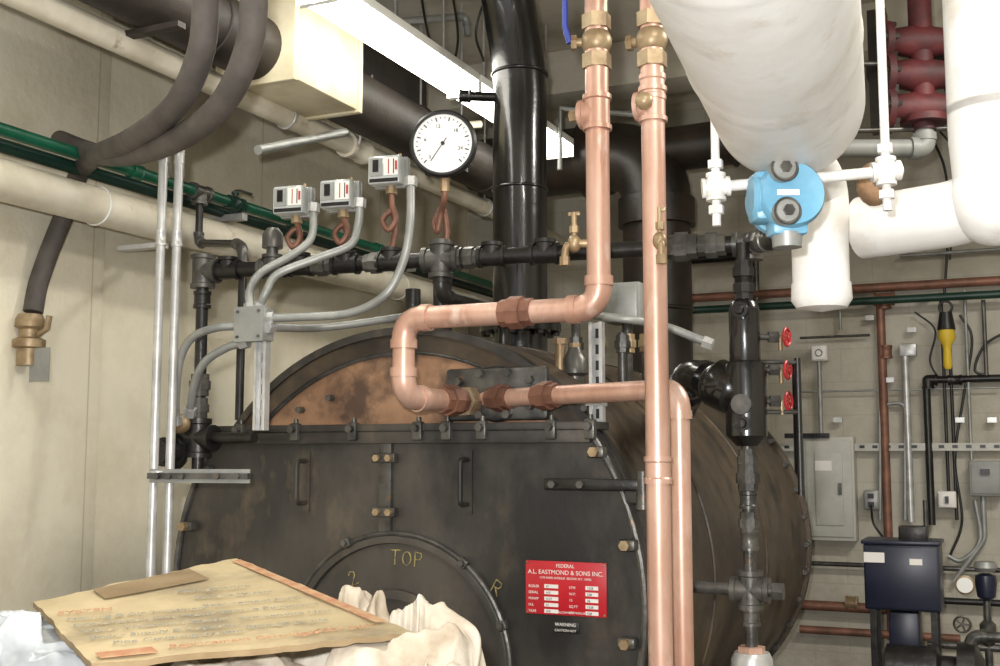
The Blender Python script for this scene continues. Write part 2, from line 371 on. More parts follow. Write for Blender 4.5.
for u,dd in((413,4.15),(441,4.0)):
    p=P(u,300,dd); bo.cyl((p.x,p.y,1.85),(p.x,p.y,2.2),.028,'iron_dark'); bo.coup((p.x,p.y,2.06),ZH,.028,.06,'iron_dark')
bo.done()
# ---------------------------------------------------------------- stack
st=O('steam_riser_pipe')
q=P(520,250,4.76); D=dist(q)
top=[Vector((q.x,q.y,1.99)),Vector((q.x,q.y,2.5)),Vector((q.x,q.y,2.9)),Vector((q.x,q.y,K(80,D))),P(508,0,4.72),P(496,-60,4.6),P(485,-140,4.4)]
st.tube(spl(top,10),.114,'black_paint',36)
zf=K(322,D)
st.lathe(Vector((q.x,q.y,zf)),ZH,[(0,.17),(.03,.17),(.03,.13),(.07,.12)],'black_paint',36)
st.lathe(Vector((q.x,q.y,zf-.045)),ZH,[(0,.17),(.035,.17)],'black_paint',36)
for i in range(8):
    t=math.pi*2*i/8+.2; st.nut((q.x+.148*math.cos(t),q.y+.148*math.sin(t),zf+.0),ZH,.018,.12,'iron_dark')
st.torus((q.x,q.y,K(190,D)),ZH,.115,.006,'black_paint',n=36); st.torus((q.x,q.y,K(75,D)),ZH,.115,.008,'black_paint',n=36)
p=Vector((q.x,q.y,K(98,D))); st.cyl(p,p-Vector((.2,.12,0)),.02,'black_paint'); st.coup(p-Vector((.2,.12,0)),Vector((.2,.12,0)),.02,.05,'black_paint')
st.done()
s2=O('flue_pipe')
q2=P(657,250,6.35); z=K(152,6.35)
s2.run([Vector((q2.x,q2.y,1.95)),Vector((q2.x,q2.y,z)),Vector((-2.9,q2.y,z))],.19,'stack_dark','stack_dark',k=1.03,bend=1.6,n=36)
s2.cyl((q2.x-.1,q2.y,z),(q2.x+1.0,q2.y,z+.02),.125,'stack_dark',n=30); s2.torus((q2.x,q2.y,2.4),ZH,.19,.012,'stack_dark',n=40)
s2.torus((q2.x+.45,q2.y,z+.01),XH,.13,.012,'stack_dark',n=40)
s2.done()
du=O('insulated_overhead_duct'); DX,DZ=-2.71,3.2
du.cyl((DX,.4,DZ),(DX,5.9,DZ),.13,'duct_dark',n=32)
for y in(1.5,2.4,3.3,4.9,5.7): du.torus((DX,y,DZ),YH,.131,.008,'duct_dark',n=36)
du.box((DX,3.86,3.36),(.36,.50,.6),'tan_box',bev=.012)
du.box((DX,3.62,3.36),(.38,.03,.62),'tan_box',bev=.005); du.box((DX,4.10,3.36),(.38,.03,.62),'tan_box',bev=.005)
for y in(1.2,3.0,5.2): du.cyl((DX-.12,y,DZ),(DX-.12,y,CE),.006,'galv',n=8); du.cyl((DX+.12,y,DZ),(DX+.12,y,CE),.006,'galv',n=8); du.box((DX,y,DZ-.14),(.3,.04,.02),'duct_dark')
du.done()
du=O('rectangular_overhead_duct'); du.box((-3.2,2.7,3.66),(.55,5.5,.34),'duct_dark',bev=.01)
for y in(.8,2.0,3.2,4.4): du.box((-3.2,y,3.66),(.59,.04,.38),'duct_dark',bev=.005)
du.done()
# ---------------------------------------------------------------- long pipes on left
def longpipe(name,x,z,r,mat,y0,y1,joints,clamp=None):
    o=O(name); o.cyl((x,y0,z),(x,y1,z),r,mat,n=28)
    for y in joints: o.coup((x,y,z),YH,r,r*2.6,mat,k=1.18)
    return o
a=P(30,0,3.54); o=longpipe('white_overhead_pipe',a.x,a.z,.046,'white_pipe',.3,7.3,(1.2,))
c=on(Vector((a.x,3,a.z)),Vector((a.x,7,a.z)),355)
o.coup(c,YH,.046,.16,'white_pipe',1.2); o.box(c+Vector((0,.25,-.02)),(.03,.1,.12),'brass',bev=.01)
for y in(2.0,4.0,6.0):
    o.cyl((a.x,y,a.z),(a.x,y,CE),.006,'galv',n=8); o.torus((a.x,y,a.z),YH,.05,.007,'galv',n=24)
o.torus(c+Vector((.02,-.05,.03)),Vector((0.3,1,0)),.05,.006,'label_white',n=24)
o.done()
a=PX(0,180,-3.3); o=longpipe('insulated_white_pipe',a.x,a.z,.075,'white_pipe',.3,7.3,())
for y in(3.4,4.6,5.8): o.torus((a.x,y,a.z),YH,.076,.005,'white_paint',n=30)
o.box((a.x-.12,3.8,a.z-.09),(.24,.05,.02),'white_paint'); o.done()
a=PX(0,129,-3.2); o=longpipe('green_water_pipe',a.x,a.z,.024,'green',.3,7.2,(3.5,4.6,5.4))
o.cyl((a.x-.11,.3,a.z-.02),(a.x-.11,7.2,a.z-.02),.026,'green_dark')
c=on(Vector((a.x,3,a.z)),Vector((a.x,7,a.z)),200); o.tee(c,(YH,-YH,-ZH),.024,'iron')
c2=on(Vector((a.x,3,a.z)),Vector((a.x,7,a.z)),235); o.valve(c2,YH,ZH,.024,'green_dark')
o.run([c,Vector((c.x,c.y,K(243,dist(c)))),P(240,244,4.45),P(243,252,4.4),P(239,420,4.35)],.016,'iron_dark','iron',k=1.3)
for y in(2.6,4.2,5.8): o.box((a.x-.17,y,a.z-.05),(.36,.04,.03),'galv')
o.done()
h=O('rubber_hose')
h.curve([P(206,-60,3.1),P(206,0,3.1),P(200,55,3.15),P(176,105,3.3),P(135,138,3.6),P(98,155,4.1),P(80,172,4.45),P(66,210,4.5),P(50,250,4.5),P(38,285,4.48),P(33,312,4.46)],.038,'hose',14)
h.curve([P(254,-60,3.0),P(254,0,3.0),P(248,50,3.05),P(225,100,3.15),P(190,132,3.35),P(150,150,3.6),P(110,156,4.0),P(85,150,4.25),P(60,140,4.4)],.038,'hose',14)
a=P(30,322,4.45)
h.lathe(a+ZH*.03,-ZH,[(0,.045),(.02,.055),(.05,.055),(.06,.04),(.09,.04),(.1,.062),(.13,.062),(.135,.045),(.2,.045)],'brass',20)
for sx_ in(-1,1): h.tube([a+Vector((.05*sx_,0,-.05)),a+Vector((.09*sx_,0,-.03)),a+Vector((.1*sx_,0,.02))],.012,'brass',8)
h.box(a+Vector((.07,-.01,-.17)),(.10,.004,.13),'grey_box')
h.done()
for u,n in((165,0),(181,1)):
    o=O('vertical_conduit'); a=P(u-6,300,3.6+.02*n); zt=K(142,3.6)
    o.run([Vector((a.x,a.y,0)),Vector((a.x,a.y,zt)),Vector((a.x-.5,a.y+.6,zt+.08))],.0145,'galv','galv',k=1.05,bend=4)
    o.coup((a.x,a.y,K(238,3.6)),ZH,.0145,.05,'galv',1.15); o.done()
o=O('strut_channel_bracket')
a=P(150,476,3.58);b_=P(250,476,3.5); d=(b_-a); ang=math.atan2(d.y,d.x); R=Matrix.Rotation(ang,3,'Z'); m_=(a+b_)/2
o.box(m_,(d.length,.035,.018),'iron',R); o.box(m_+ZH*.014,(d.length,.006,.014),'conduit',R); o.box(m_-ZH*.014,(d.length,.006,.014),'conduit',R)
for t in(.1,.22,.35,.7,.9): o.nut(a.lerp(b_,t)-R@Vector((0,.02,0)),R@YH,.011,.015,'iron')
o.torus(P(158,472,3.58),ZH,.02,.005,'galv'); o.torus(P(174,472,3.6),ZH,.02,.005,'galv')
o.done()
# ---------------------------------------------------------------- header (steam trim)
A=P(203,272,4.0); Bp=P(750,243,3.45); A.z=Bp.z=(A.z+Bp.z)/2
hd=(Bp-A).normalized(); hp=Vector((-hd.y,hd.x,0))
o=O('steam_trim_header'); o.cyl(A,Bp,.026,'iron_dark')
for u in(228,272,300,346,391,441,492,545):
    c=on(A,Bp,u); o.tee(c,(hd,-hd,ZH),.026,'iron_dark' if u!=272 else 'iron',k=1.2,l=1.8)
for u in(323,376,458,470): o.union(on(A,Bp,u),hd,.024,'iron')
c=on(A,Bp,441); o.tee(c,(hd,-hd,ZH,-ZH),.027,'iron',k=1.35,l=2.3); o.run([c,c-ZH*.12,Vector((c.x,c.y+.5,c.z-.12)),Vector((c.x,c.y+.5,1.95))],.02,'iron_dark','iron_dark',k=1.25)
c=on(A,Bp,413); o.run([c+hp*.3,c+hp*.3-ZH*.25],.03,'iron_dark')
o.tee(A,(hd,-ZH,ZH),.027,'iron',k=1.4,l=2.2)
c=on(A,Bp,272); o.cyl(c,c+ZH*.1,.02,'iron'); o.lathe(c+ZH*.07,ZH,[(0,.036),(.05,.036),(.07,.02)],'iron',12)
zb=K(470,4.0); o.cyl(A,Vector((A.x,A.y,zb)),.021,'iron_dark')
for v in(300,): o.coup((A.x,A.y,K(v,4)),ZH,.022,.06,'iron_dark')
o.union((A.x,A.y,K(385,4)),ZH,.024,'iron'); o.union((A.x,A.y,K(408,4)),ZH,.022,'iron'); 
o.tee((A.x,A.y,K(438,4)),(ZH,-ZH,-XH,XH),.028,'iron_dark',k=1.4,l=2.4)
o.sph((A.x-.07,A.y-.04,K(452,4)),.05,'iron_dark',(1,1,1.3)); o.sph((A.x-.03,A.y-.06,K(424,4)),.035,'brass')
o.lathe((A.x-.07,A.y-.05,K(452,4)),-YH,[(0,.05),(.05,.05),(.055,.04),(.07,.04)],'iron_dark')
o.cyl((A.x,A.y,K(438,4)),(A.x+.25,A.y-.02,K(438,4)),.018,'iron_dark')
c=on(A,Bp,682); o.union(c,hd,.03,'iron'); o.coup(on(A,Bp,662),hd,.026,.06,'iron'); o.union(on(A,Bp,712),hd,.026,'iron')
o.done()
# ---- pressure controls
for i,(u,v,bu) in enumerate(((296,200,296),(343,194,343),(393,170,391))):
    o=O('pressure_control'); base=on(A,Bp,bu); Db=dist(base); zc=K(v,Db-.05); c=Vector((base.x,base.y-.02,zc))
    R=Matrix.Rotation(math.radians(8),3,'Z')
    o.box(c+YH*.025,(.118,.03,.105),'grey_box',R,bev=.004)
    o.box(c-YH*.015,(.114,.06,.098),'glassy',R,bev=.01)
    fr_=lambda x,z,y=-.047: c+R@Vector((x,y,z))
    o.box(fr_(-.028,.008),(.045,.003,.06),'grey_box',R); o.box(fr_(.026,.008),(.05,.003,.06),'label_white',R)
    o.box(fr_(.018,.008,-.049),(.003,.002,.05),'red',R); o.box(fr_(.036,.008,-.049),(.003,.002,.05),'label_black',R)
    o.box(fr_(-.028,.012,-.05),(.02,.003,.04),'iron_dark',R); o.box(fr_(0,-.037),(.1,.003,.012),'iron_dark',R); o.box(fr_(.045,.01,-.05),(.006,.003,.03),'red',R)
    for sx_ in(-.03,.03): o.cyl(c+Vector((sx_,.02,.05)),c+Vector((sx_,.02,.065)),.006,'brass',n=8)
    zb=base.z+.03; zt=zc-.05; mz=(zb+zt)/2
    o.cyl((c.x,base.y,zt-.02),(c.x,base.y,zt+.01),.02,'brass',n=8)
    o.tube(spl([Vector((c.x,base.y,zt)),Vector((c.x+.002,base.y,mz+.05)),Vector((c.x+.022,base.y-.01,mz)),Vector((c.x,base.y-.02,mz-.035)),Vector((c.x-.022,base.y-.02,mz)),Vector((c.x,base.y+.0,mz+.03)),Vector((c.x+.01,base.y+.01,mz-.02)),Vector((c.x,base.y,zb))],8),.010,'copper_old',10)
    o.nut((c.x,base.y,zb),ZH,.02,.04,'brass' if i!=1 else 'iron'); o.done()
# ---- gauge
o=O('steam_pressure_gauge'); base=on(A,Bp,444); gD=dist(base)-.12; g=P(444,145,gD); R_=33.5*gD/F
nd=Vector((sy*.72,-cy,-.05)).normalized()
o.lathe(g-nd*.04,nd,[(0,R_*.7),(0,R_*.93),(.05,R_*.93),(.05,R_*1.04),(.062,R_*1.04),(.07,R_*.97),(.07,R_*.9),(.06,R_*.9),(.06,0)],'label_black',48)
o.lathe(g+nd*.021,nd,[(0,R_*.9),(.002,R_*.9)],'dial',48)
gx=ZH.cross(nd).normalized(); gy=nd.cross(gx)
for k in range(28):
    t=math.radians(225-270*k/27); d=gx*math.cos(t)+gy*math.sin(t); l=.12 if k%3==0 else .06
    o.cyl(g+nd*.025+d*R_*.82,g+nd*.025+d*R_*(.82-l),.0012 if k%3 else .002,'label_black',n=6)
for k in range(0,28,6):
    t=math.radians(225-270*k/27); d=gx*math.cos(t)+gy*math.sin(t); o.text(str(k),g+nd*.025+d*R_*.56-gy*R_*.06,.016,gx,gy,'label_black','CENTER')
d=(gx*-.55+gy*-.8).normalized(); o.tube([g+nd*.028-d*R_*.2,g+nd*.028+d*R_*.65],.0015,'label_black',6); o.cyl(g+nd*.024,g+nd*.032,.006,'label_black')
s0=g-nd*.01-gy*R_
o.nut(s0-ZH*.02,ZH,.016,.05,'brass')
mz=(s0.z+base.z)/2
o.tube(spl([s0,s0-ZH*.06,Vector((base.x+.02,base.y-.06,mz+.02)),Vector((base.x,base.y-.05,mz-.04)),Vector((base.x-.02,base.y-.03,mz)),Vector((base.x+.005,base.y-.02,mz+.04)),Vector((base.x+.01,base.y,mz-.03)),Vector((base.x,base.y,base.z+.03))],8),.0105,'copper_old',10)
o.done()
# ---- junction box, struts, conduits
jb=P(255,325,3.62)
o=O('conduit_junction_box'); o.box(jb,(.105,.06,.105),'conduit',bev=.005); o.box(jb-YH*.033,(.112,.006,.112),'grey_box',bev=.002)
for sx_ in(-.04,.04):
    for sz in(-.04,.04): o.nut(jb+Vector((sx_,-.038,sz)),YH,.005,.006,'iron')
r=.0135
def cond(pts,end=True):
    o.curve(pts,r,'conduit',12,10)
    a_=Vector(pts[0]);b2=Vector(pts[1]); o.nut(a_,(b2-a_),r*1.5,.03,'galv')
    a_=Vector(pts[-1]);b2=Vector(pts[-2]); o.nut(a_,(b2-a_),r*1.5,.03,'galv')
cond([jb+Vector((-.02,0,.055)),P(250,290,3.64),P(262,272,3.68),P(292,255,3.72),P(311,238,3.75),P(314,208,3.76)])
cond([jb+Vector((.015,0,.055)),P(266,292,3.6),P(278,274,3.62),P(318,258,3.64),P(350,245,3.66),P(358,225,3.68),P(360,203,3.68)])
cond([jb+Vector((.055,0,.02)),P(300,317,3.58),P(350,313,3.55),P(385,295,3.5),P(403,262,3.5),P(410,225,3.5),P(411,182,3.52)])
cond([jb+Vector((-.055,0,.0)),P(215,328,3.65),P(192,338,3.7),P(180,360,3.72),P(176,395,3.75),P(176,420,3.78)])
cond([jb+Vector((-.04,0,-.055)),P(226,348,3.66),P(205,362,3.7),P(194,385,3.75),P(190,412,3.8)])
cond([jb+Vector((.055,0,-.01)),P(330,327,3.9),P(440,312,4.1),P(520,308,4.0),P(608,317,3.6),P(660,325,3.6),P(708,343,3.55)])
a=P(261,342,3.62)
def strut(o,p,z0,z1,w=.041):
    o.box((p.x,p.y+.02,(z0+z1)/2),(w,.003,z1-z0),'galv')
    for sx_ in(-1,1): o.box((p.x+sx_*w/2,p.y+.008,(z0+z1)/2),(.003,.026,z1-z0),'galv'); 
    for sx_ in(-1,1): o.box((p.x+sx_*(w/2-.005),p.y-.005,(z0+z1)/2),(.008,.003,z1-z0),'galv')
    zz=z0+.03
    while zz<z1-.02: o.box((p.x,p.y+.0175,zz),(.014,.004,.03),'label_black'); zz+=.05
strut(o,a,ZC,jb.z-.05)
o.done()
o=O('strut_post'); a=P(596,360,3.55); strut(o,a,ZC+.02,K(322,3.55)); o.box((a.x,a.y,K(404,3.55)),(.05,.06,.012),'galv'); o.done()
# ---------------------------------------------------------------- copper loop
o=O('copper_supply_pipe')
rc=.034; bv=P(598,200,3.2); zh=K(308,3.2)
p2=PY(404,316,bv.y); p2.z=zh; p3=Vector((p2.x,p2.y,K(394,dist(p2)))); p4=PY(474,402,3.37); p3.z=p4.z
o.run([Vector((bv.x,bv.y,CE)),Vector((bv.x,bv.y,zh)),p2,p3,p4],rc,'copper','copper',k=1.10,bend=2.0)
c=on(p2,Vector((bv.x,bv.y,zh)),517); o.union(c,XH,rc*.92,'copper_old')
c=p3.lerp(p4,.66); o.union(c,p4-p3,rc*.95,'copper_old'); o.nut(p3.lerp(p4,.9),p4-p3,rc*1.5,.05,'solder')
c=Vector((bv.x,bv.y,K(42,3.2))); o.valve(c,ZH,-XH+YH*-.3,rc*.95,'brass','blue_handle',ll=5)
c=Vector((bv.x,bv.y,K(113,3.2))); o.tee(c,(ZH,-ZH,-XH),rc,'copper',k=1.08,l=1.5); o.cyl(c,c-XH*.075,.012,'brass'); o.nut(c-XH*.07,XH,.018,.025,'brass')
c=Vector((bv.x,bv.y,K(243,3.2))); 
def cock(c,s):
    e=c+Vector((-.065*s,-.02,0)); o.cyl(c,e,.012,'brass'); o.sph(e,.02,'brass',(1,1,1.3)); o.cyl(e,e+ZH*.09,.008,'brass'); o.box(e+ZH*.085,(.036,.008,.012),'brass',bev=.003); o.nut(e+ZH*.04,ZH,.014,.02,'brass')
    o.tube(spl([e,e+Vector((-.02*s,-.01,-.01)),e+Vector((-.025*s,-.01,-.045))],6),.011,'brass'); o.nut(e+Vector((-.025*s,-.01,-.05)),ZH,.015,.025,'brass')
cock(c,1); o.done()
o=O('copper_return_pipe')
q0=PY(484,399,3.37); q1=P(679,400,3.15); q1.z=q0.z
o.run([q0,q1,Vector((q1.x,q1.y,.3)),],.029,'copper','copper',k=1.11,bend=2.2)
for t,mt in((.1,'copper_old'),(.36,'copper_old')): o.union(q0.lerp(q1,t),q1-q0,.029,mt)
o.cyl((q1.x,q1.y,0),(q1.x,q1.y,.32),.035,'brass')
o.done()
o=O('copper_riser_pipe')
av=P(656,333,3.0); o.cyl((av.x,av.y,.2),(av.x,av.y,CE),.0315,'copper',n=24)
for v in(88,470): o.coup((av.x,av.y,K(v,3.0)),ZH,.0315,.07,'copper',1.06)
c=Vector((av.x,av.y,K(40,3.0))); o.valve(c,ZH,-XH,.031,'brass','blue_handle',ll=0)
c=Vector((av.x,av.y,K(105,3.0))); o.tee(c,(ZH,-ZH,-XH),.0315,'copper',k=1.08,l=1.5); o.sph(c+Vector((-.01,-.045,0)),.024,'brass')
cock(Vector((av.x,av.y,K(243,3.0))),-.3)
o.cyl((av.x,av.y,.0),(av.x,av.y,.25),.04,'brass'); o.done()
# ---------------------------------------------------------------- electrical bits on boiler top
o=O('limit_control_box'); c=P(627,304,4.3); o.box(c,(.14,.12,.15),'grey_box',bev=.008); o.box(c-YH*.065,(.12,.01,.12),'conduit',bev=.004)
o.cyl((c.x,c.y,1.8),(c.x,c.y,c.z),.02,'iron'); o.union((c.x,c.y,c.z-.15),ZH,.022,'brass')
for k in range(4):
    x=c.x-.15+k*.09; o.cyl((x,c.y-.15,1.85),(x,c.y-.15,2.1-.03*k),.018,'iron'); o.union((x,c.y-.15,2.0),ZH,.02,'brass' if k%2 else 'iron'); 
p=P(575,362,3.95); o.lathe(p-ZH*.05,ZH,[(0,.03),(.01,.045),(.06,.045),(.08,.03),(.10,.02)],'iron',18); o.cyl(p-ZH*.1,p,.03,'iron'); o.nut(p+ZH*.055,ZH,.02,.02,'brass')
p=P(560,350,3.95); o.cyl(p-ZH*.1,p+ZH*.03,.018,'brass'); o.nut(p+ZH*.03,ZH,.025,.02,'brass')
o.done()
# ---------------------------------------------------------------- level gauge assembly, right side
o=O('boiler_level_gauge_assembly'); wc=P(745,350,3.4); D=3.4; Zw=lambda v:K(v,D); W=lambda v:Vector((wc.x,wc.y,Zw(v)))
o.cyl(W(243),W(305),.02,'iron_dark'); o.union(W(272),ZH,.021,'iron_dark'); o.union(W(288),ZH,.021,'iron_dark')
o.lathe(W(300),-ZH,[(0,.028),(.01,.04),(.035,.046),(Zw(300)-Zw(362),.046),(Zw(300)-Zw(370),.036)],'black_paint',24)
o.lathe(W(360),-ZH,[(0,.04),(.01,.058),(.03,.062),(Zw(360)-Zw(436),.060),(Zw(360)-Zw(446),.03)],'black_paint',24)
for v in(312,424): o.lathe(W(v)-YH*.03,-YH,[(0,.024),(.035,.024),(.035,.015),(.045,.012)],'black_paint',14)
o.lathe(W(405)-YH*.04,-YH,[(0,.03),(.03,.03),(.03,.012)],'iron',14)
sh=Vector((BX+BR*math.cos(math.radians(40)),4.3,BZ+BR*math.sin(math.radians(40)))); e1=P(692,374,3.7); 
o.run([sh,e1,W(396)],.044,'black_paint','black_paint',k=1.25,bend=1.8)
e2=P(724,386,3.45); o.sph(e2,.078,'black_paint',(1,1,.95),24); o.lathe(e2-(W(396)-e2)*.6,(W(396)-e2),[(0,.05),(.02,.075),(.09,.075),(.1,.065),(.13,.06)],'black_paint',20)
o.union(e1.lerp(sh,.3),sh-e1,.044,'black_paint'); 
o.coup(e1.lerp(sh,.55),sh-e1,.044,.1,'iron_dark')
o.cyl(W(440),W(648),.018,'iron'); o.union(W(460),ZH,.02,'iron'); o.union(W(478),ZH,.023,'iron'); o.coup(W(500),ZH,.019,.05,'iron'); o.coup(W(540),ZH,.019,.06,'iron')
o.union(W(523),ZH,.02,'iron'); o.tee(W(590),(ZH,-ZH,XH,-XH),.023,'iron',k=1.4,l=2.4)
x=BX+math.sqrt(BR**2-(Zw(590)-BZ)**2)-.05; o.cyl((x,wc.y+.02,Zw(590)),W(590),.018,'iron'); o.coup((x+.1,wc.y+.01,Zw(590)),XH,.019,.06,'iron')
o.cyl(W(590),W(590)+XH*.09,.016,'iron'); o.nut(W(590)+XH*.08,XH,.026,.03,'iron')
o.coup(W(617),ZH,.019,.05,'iron'); o.lathe(W(652),-ZH,[(0,.05),(.02,.06),(.045,.06),(.045,.035),(.3,.03),(Zw(652),.03)],'galv',20); o.nut(W(650),ZH,.04,.02,'copper')
for v in(337,370,401):
    c=W(v); dd=Vector((cy,sy,0)); e=c+dd*.085; o.cyl(c,e,.010,'iron'); o.nut(e,dd,.018,.03,'iron'); o.cyl(e,e+dd*.045,.007,'brass'); o.wheel(e+dd*.04,dd+YH*-.6,.026,'red'); o.cyl(e+dd*.02,e+dd*.02-ZH*.04,.007,'brass')
dd=Vector((cy,sy,0)); gq=W(420)+dd*.155; o.cyl(gq,gq+ZH*(Zw(358)-Zw(420)),.009,'label_black'); o.cyl(gq,gq-ZH*(Zw(420)-Zw(495)),.009,'label_black')
o.cyl(W(362)+dd*.04,Vector((gq.x,gq.y,Zw(362))),.007,'iron'); o.cyl(W(412)+dd*.04,Vector((gq.x,gq.y,Zw(412))),.007,'iron')
o.done()
# ---------------------------------------------------------------- insulated pipes top right
o=O('insulated_steam_main'); zM=2.35
a=P(760,0,1.84); b_=P(789,92,2.45); a.z=b_.z=zM; d=(b_-a).normalized(); a0=a-d*1.6
n=90; pts=[a0.lerp(b_,i/n) for i in range(n+1)]
rr=[.159+(.0025 if i%24<1 else 0) for i in range(n+1)]; rr[-1]=.145; rr[-2]=.157
o.tube(pts,rr,'insul',64)
e=b_+d*.16+Vector((0,0,-.02)); bot=P(822,312,2.78)
o.tube(spl([b_-d*.05,e-ZH*.03,Vector((bot.x,bot.y,2.25)),Vector((bot.x,bot.y,2.1)),bot+ZH*.03],8),.068,'insul',30)
o.lathe(bot+ZH*.07,-ZH,[(0,.071),(.04,.073),(.06,.06),(.07,.0)],'insul',30)
o.sph(P(874,184,2.6),.04,'wood_ins',(1,1,1.3))
c0=P(862,228,2.85); c1=P(1000,212,2.6); c1.z=c0.z=K(228,2.85); up=Vector((c1.x,c1.y,CE))
o.run([c0,c1,up],.078,'insul',None,bend=1.7,n=36)
o.tube([up,Vector((c1.x,c1.y,c1.z+.22))],.105,'insul',36); o.sph((c1.x-.01,c1.y,c1.z+.02),.10,'insul',(1,1,1.1),30); o.lathe(Vector((c1.x,c1.y,c1.z+.06)),ZH,[(0,.098),(.1,.105),(.18,.105)],'insul',36)
o.done()
o=O('pipe_hanger_trapeze')
ha=P(706,183,2.44); hb=P(902,160,2.40); hz=zM-.16-.016; ha.z=hz+.0; hb.z=hz+.03
o.cyl(ha,hb,.012,'white_paint',n=14); 
for u,(v0) in((716,225),(886,192)):
    t=on(ha,hb,u); o.cyl(t-ZH*.085,Vector((t.x,t.y,CE)),.0095,'white_paint',n=12)
    o.tee(t,(ZH,-ZH,hb-ha,ha-hb),.015,'white_paint',k=1.25,l=2); o.nut(t-ZH*.05,ZH,.017,.018,'white_paint'); o.nut(t+ZH*.05,ZH,.017,.018,'white_paint')
o.done()
o=O('pressure_transmitter'); t=P(786,198,2.36); ax=Vector((sy*.9+.12,-cy,.0)).normalized(); sd=Vector((cy,sy,0))
RY=Matrix((sd,-ax,ZH)).transposed(); s_=.80
o.lathe(t+ax*.05,-ax,[(0,.052),(0,.064),(.012,.070),(.03,.070),(.035,.064),(.085,.064),(.09,.070),(.11,.070),(.12,.06)],'blue',40)
o.box(t-sd*.048,(.05,.07,.105),'blue',RY,bev=.012)
o.lathe(t-sd*.03+ZH*.0,-sd,[(0,.05),(.035,.05),(.045,.04)],'blue',24)
o.box(t+ZH*.062+sd*.0,(.07,.06,.035),'blue',RY,bev=.01); o.box(t-ZH*.062,(.075,.06,.04),'blue',RY,bev=.01)
for vv in(168,211):
    p=P(784 if vv<200 else 787,vv,2.29); o.lathe(p-ax*.02,ax,[(0,.027),(.022,.027),(.028,.022),(.030,.0)],'conduit',20); o.nut(p+ax*.012,ax,.012,.012,'iron'); o.torus(p+ax*.004,ax,.026,.003,'iron',n=24,k=6)
o.box(t-sd*.012+ax*.052,(.045,.004,.012),'label_white',RY)
o.lathe(t-ZH*.075,-ZH,[(0,.032),(.03,.03)],'conduit',18)
k_=P(856,234,2.9); k_.z=K(240,3.1); o.cyl(Bp,k_,.018,'iron')
dj=(k_-Bp); tb=Vector((t.x,t.y,t.z-.1)); jn=Bp.lerp(k_,.45); o.run([tb+ZH*.02,Vector((tb.x,tb.y,jn.z)),jn],.013,'conduit','iron',k=1.3)
for tt,mm in((.12,'iron'),(.38,'iron'),(.62,'galv'),(.85,'solder')): o.union(Bp.lerp(k_,tt),dj,.022,mm)
o.union(k_,dj,.035,'solder')
o.tee(Bp.lerp(k_,.25),(dj,-dj,ZH),.024,'iron',k=1.3,l=1.8); o.tee(Bp,(dj,-hd,-ZH),.024,'iron',k=1.4)
o.done()
# ---------------------------------------------------------------- fluorescent fixtures
fx=P(311,2,4.04)
for i,(y0,y1) in enumerate(((1.0,2.2),(2.22,3.42),(3.44,4.64),(4.66,5.86))):
    o=O('fluorescent_light_fixture'); x=fx.x; z=fx.z+.05
    o.box((x,(y0+y1)/2,z+.04),(.17,y1-y0,.04),'housing',bev=.006)
    pr=[(-.08,.022),(-.078,-.015),(-.06,-.035),(0,-.045),(.06,-.035),(.078,-.015),(.08,.022)]
    o.poly([Vector((x+a_,y0+.006,z+b2)) for a_,b2 in pr],(0,y1-y0-.012,0),'tube_emit')
    for y in(y0+.003,y1-.003): o.box((x,y,z),(.165,.005,.085),'housing')
    for y in(y0+.2,y1-.2): o.cyl((x,y,z+.04),(x,y,CE),.005,'galv',n=8)
    o.done()
o=O('ceiling_conduit'); o.run([P(395,22,5.4),P(466,16,5.6),P(468,36,5.6)],.018,'conduit','conduit',k=1.2)
o.cyl(P(330,137,5.3),P(480,124,5.9),.02,'white_pipe'); o.cyl(P(372,75,5.5),P(372,130,5.5),.006,'galv')
a=P(395,22,5.4); o.cyl(a,(a.x,a.y,CE),.008,'galv'); o.tube([P(560,170,6),P(560,108,6),P(640,115,6)],.015,'conduit')
o.tube([P(258,150,4.3),P(345,132,5.0)],.018,'conduit')
o.curve([P(452,-10,5),P(458,40,5),P(448,70,5),P(430,40,5),P(420,-10,5)],.006,'iron_dark'); o.curve([P(492,-20,4.9),P(476,30,5),P(484,62,5)],.006,'iron_dark')
o.done()
o=O('alarm_valve_assembly')
c=P(922,75,4.9)
X_=Vector((cy,sy,0))
for dz,k in((.15,1),(-.0,1.1),(-.15,1)):
    a=c-X_*.17+ZH*dz; o.lathe(a,X_,[(0,.09*k),(.03,.09*k),(.03,.055),(.12,.07),(.2,.07),(.3,.055),(.3,.09*k),(.33,.09*k)],'red_dark',24)
    for i in range(6):
        t_=i*math.pi/3; o.nut(a+X_*.02+Vector((-sy*math.cos(t_),cy*math.cos(t_),math.sin(t_)))*.075,X_,.012,.06,'iron')
o.cyl(c-ZH*.25,Vector((c.x,c.y,CE)),.05,'red_dark'); o.lathe(c-ZH*.22,ZH,[(0,.1),(.03,.1)],'red_dark',24)
o.run([c-ZH*.25,c-ZH*.33,c-ZH*.33-X_*.5],.04,'grey_box','grey_box'); o.box(c+X_*.2+YH*.1,(.04,.1,.5),'stack_dark')
o.box(c-X_*.2+YH*.12+ZH*.05,(.08,.1,.55),'stack_dark'); o.box(c+YH*.2+ZH*.1,(.5,.1,.06),'stack_dark')
o.cyl(c-X_*.3+ZH*.05,c+X_*.9+ZH*.05,.012,'iron'); o.cyl(c-X_*.3-ZH*.25,c+X_*.9-ZH*.22,.012,'iron')
o.done()
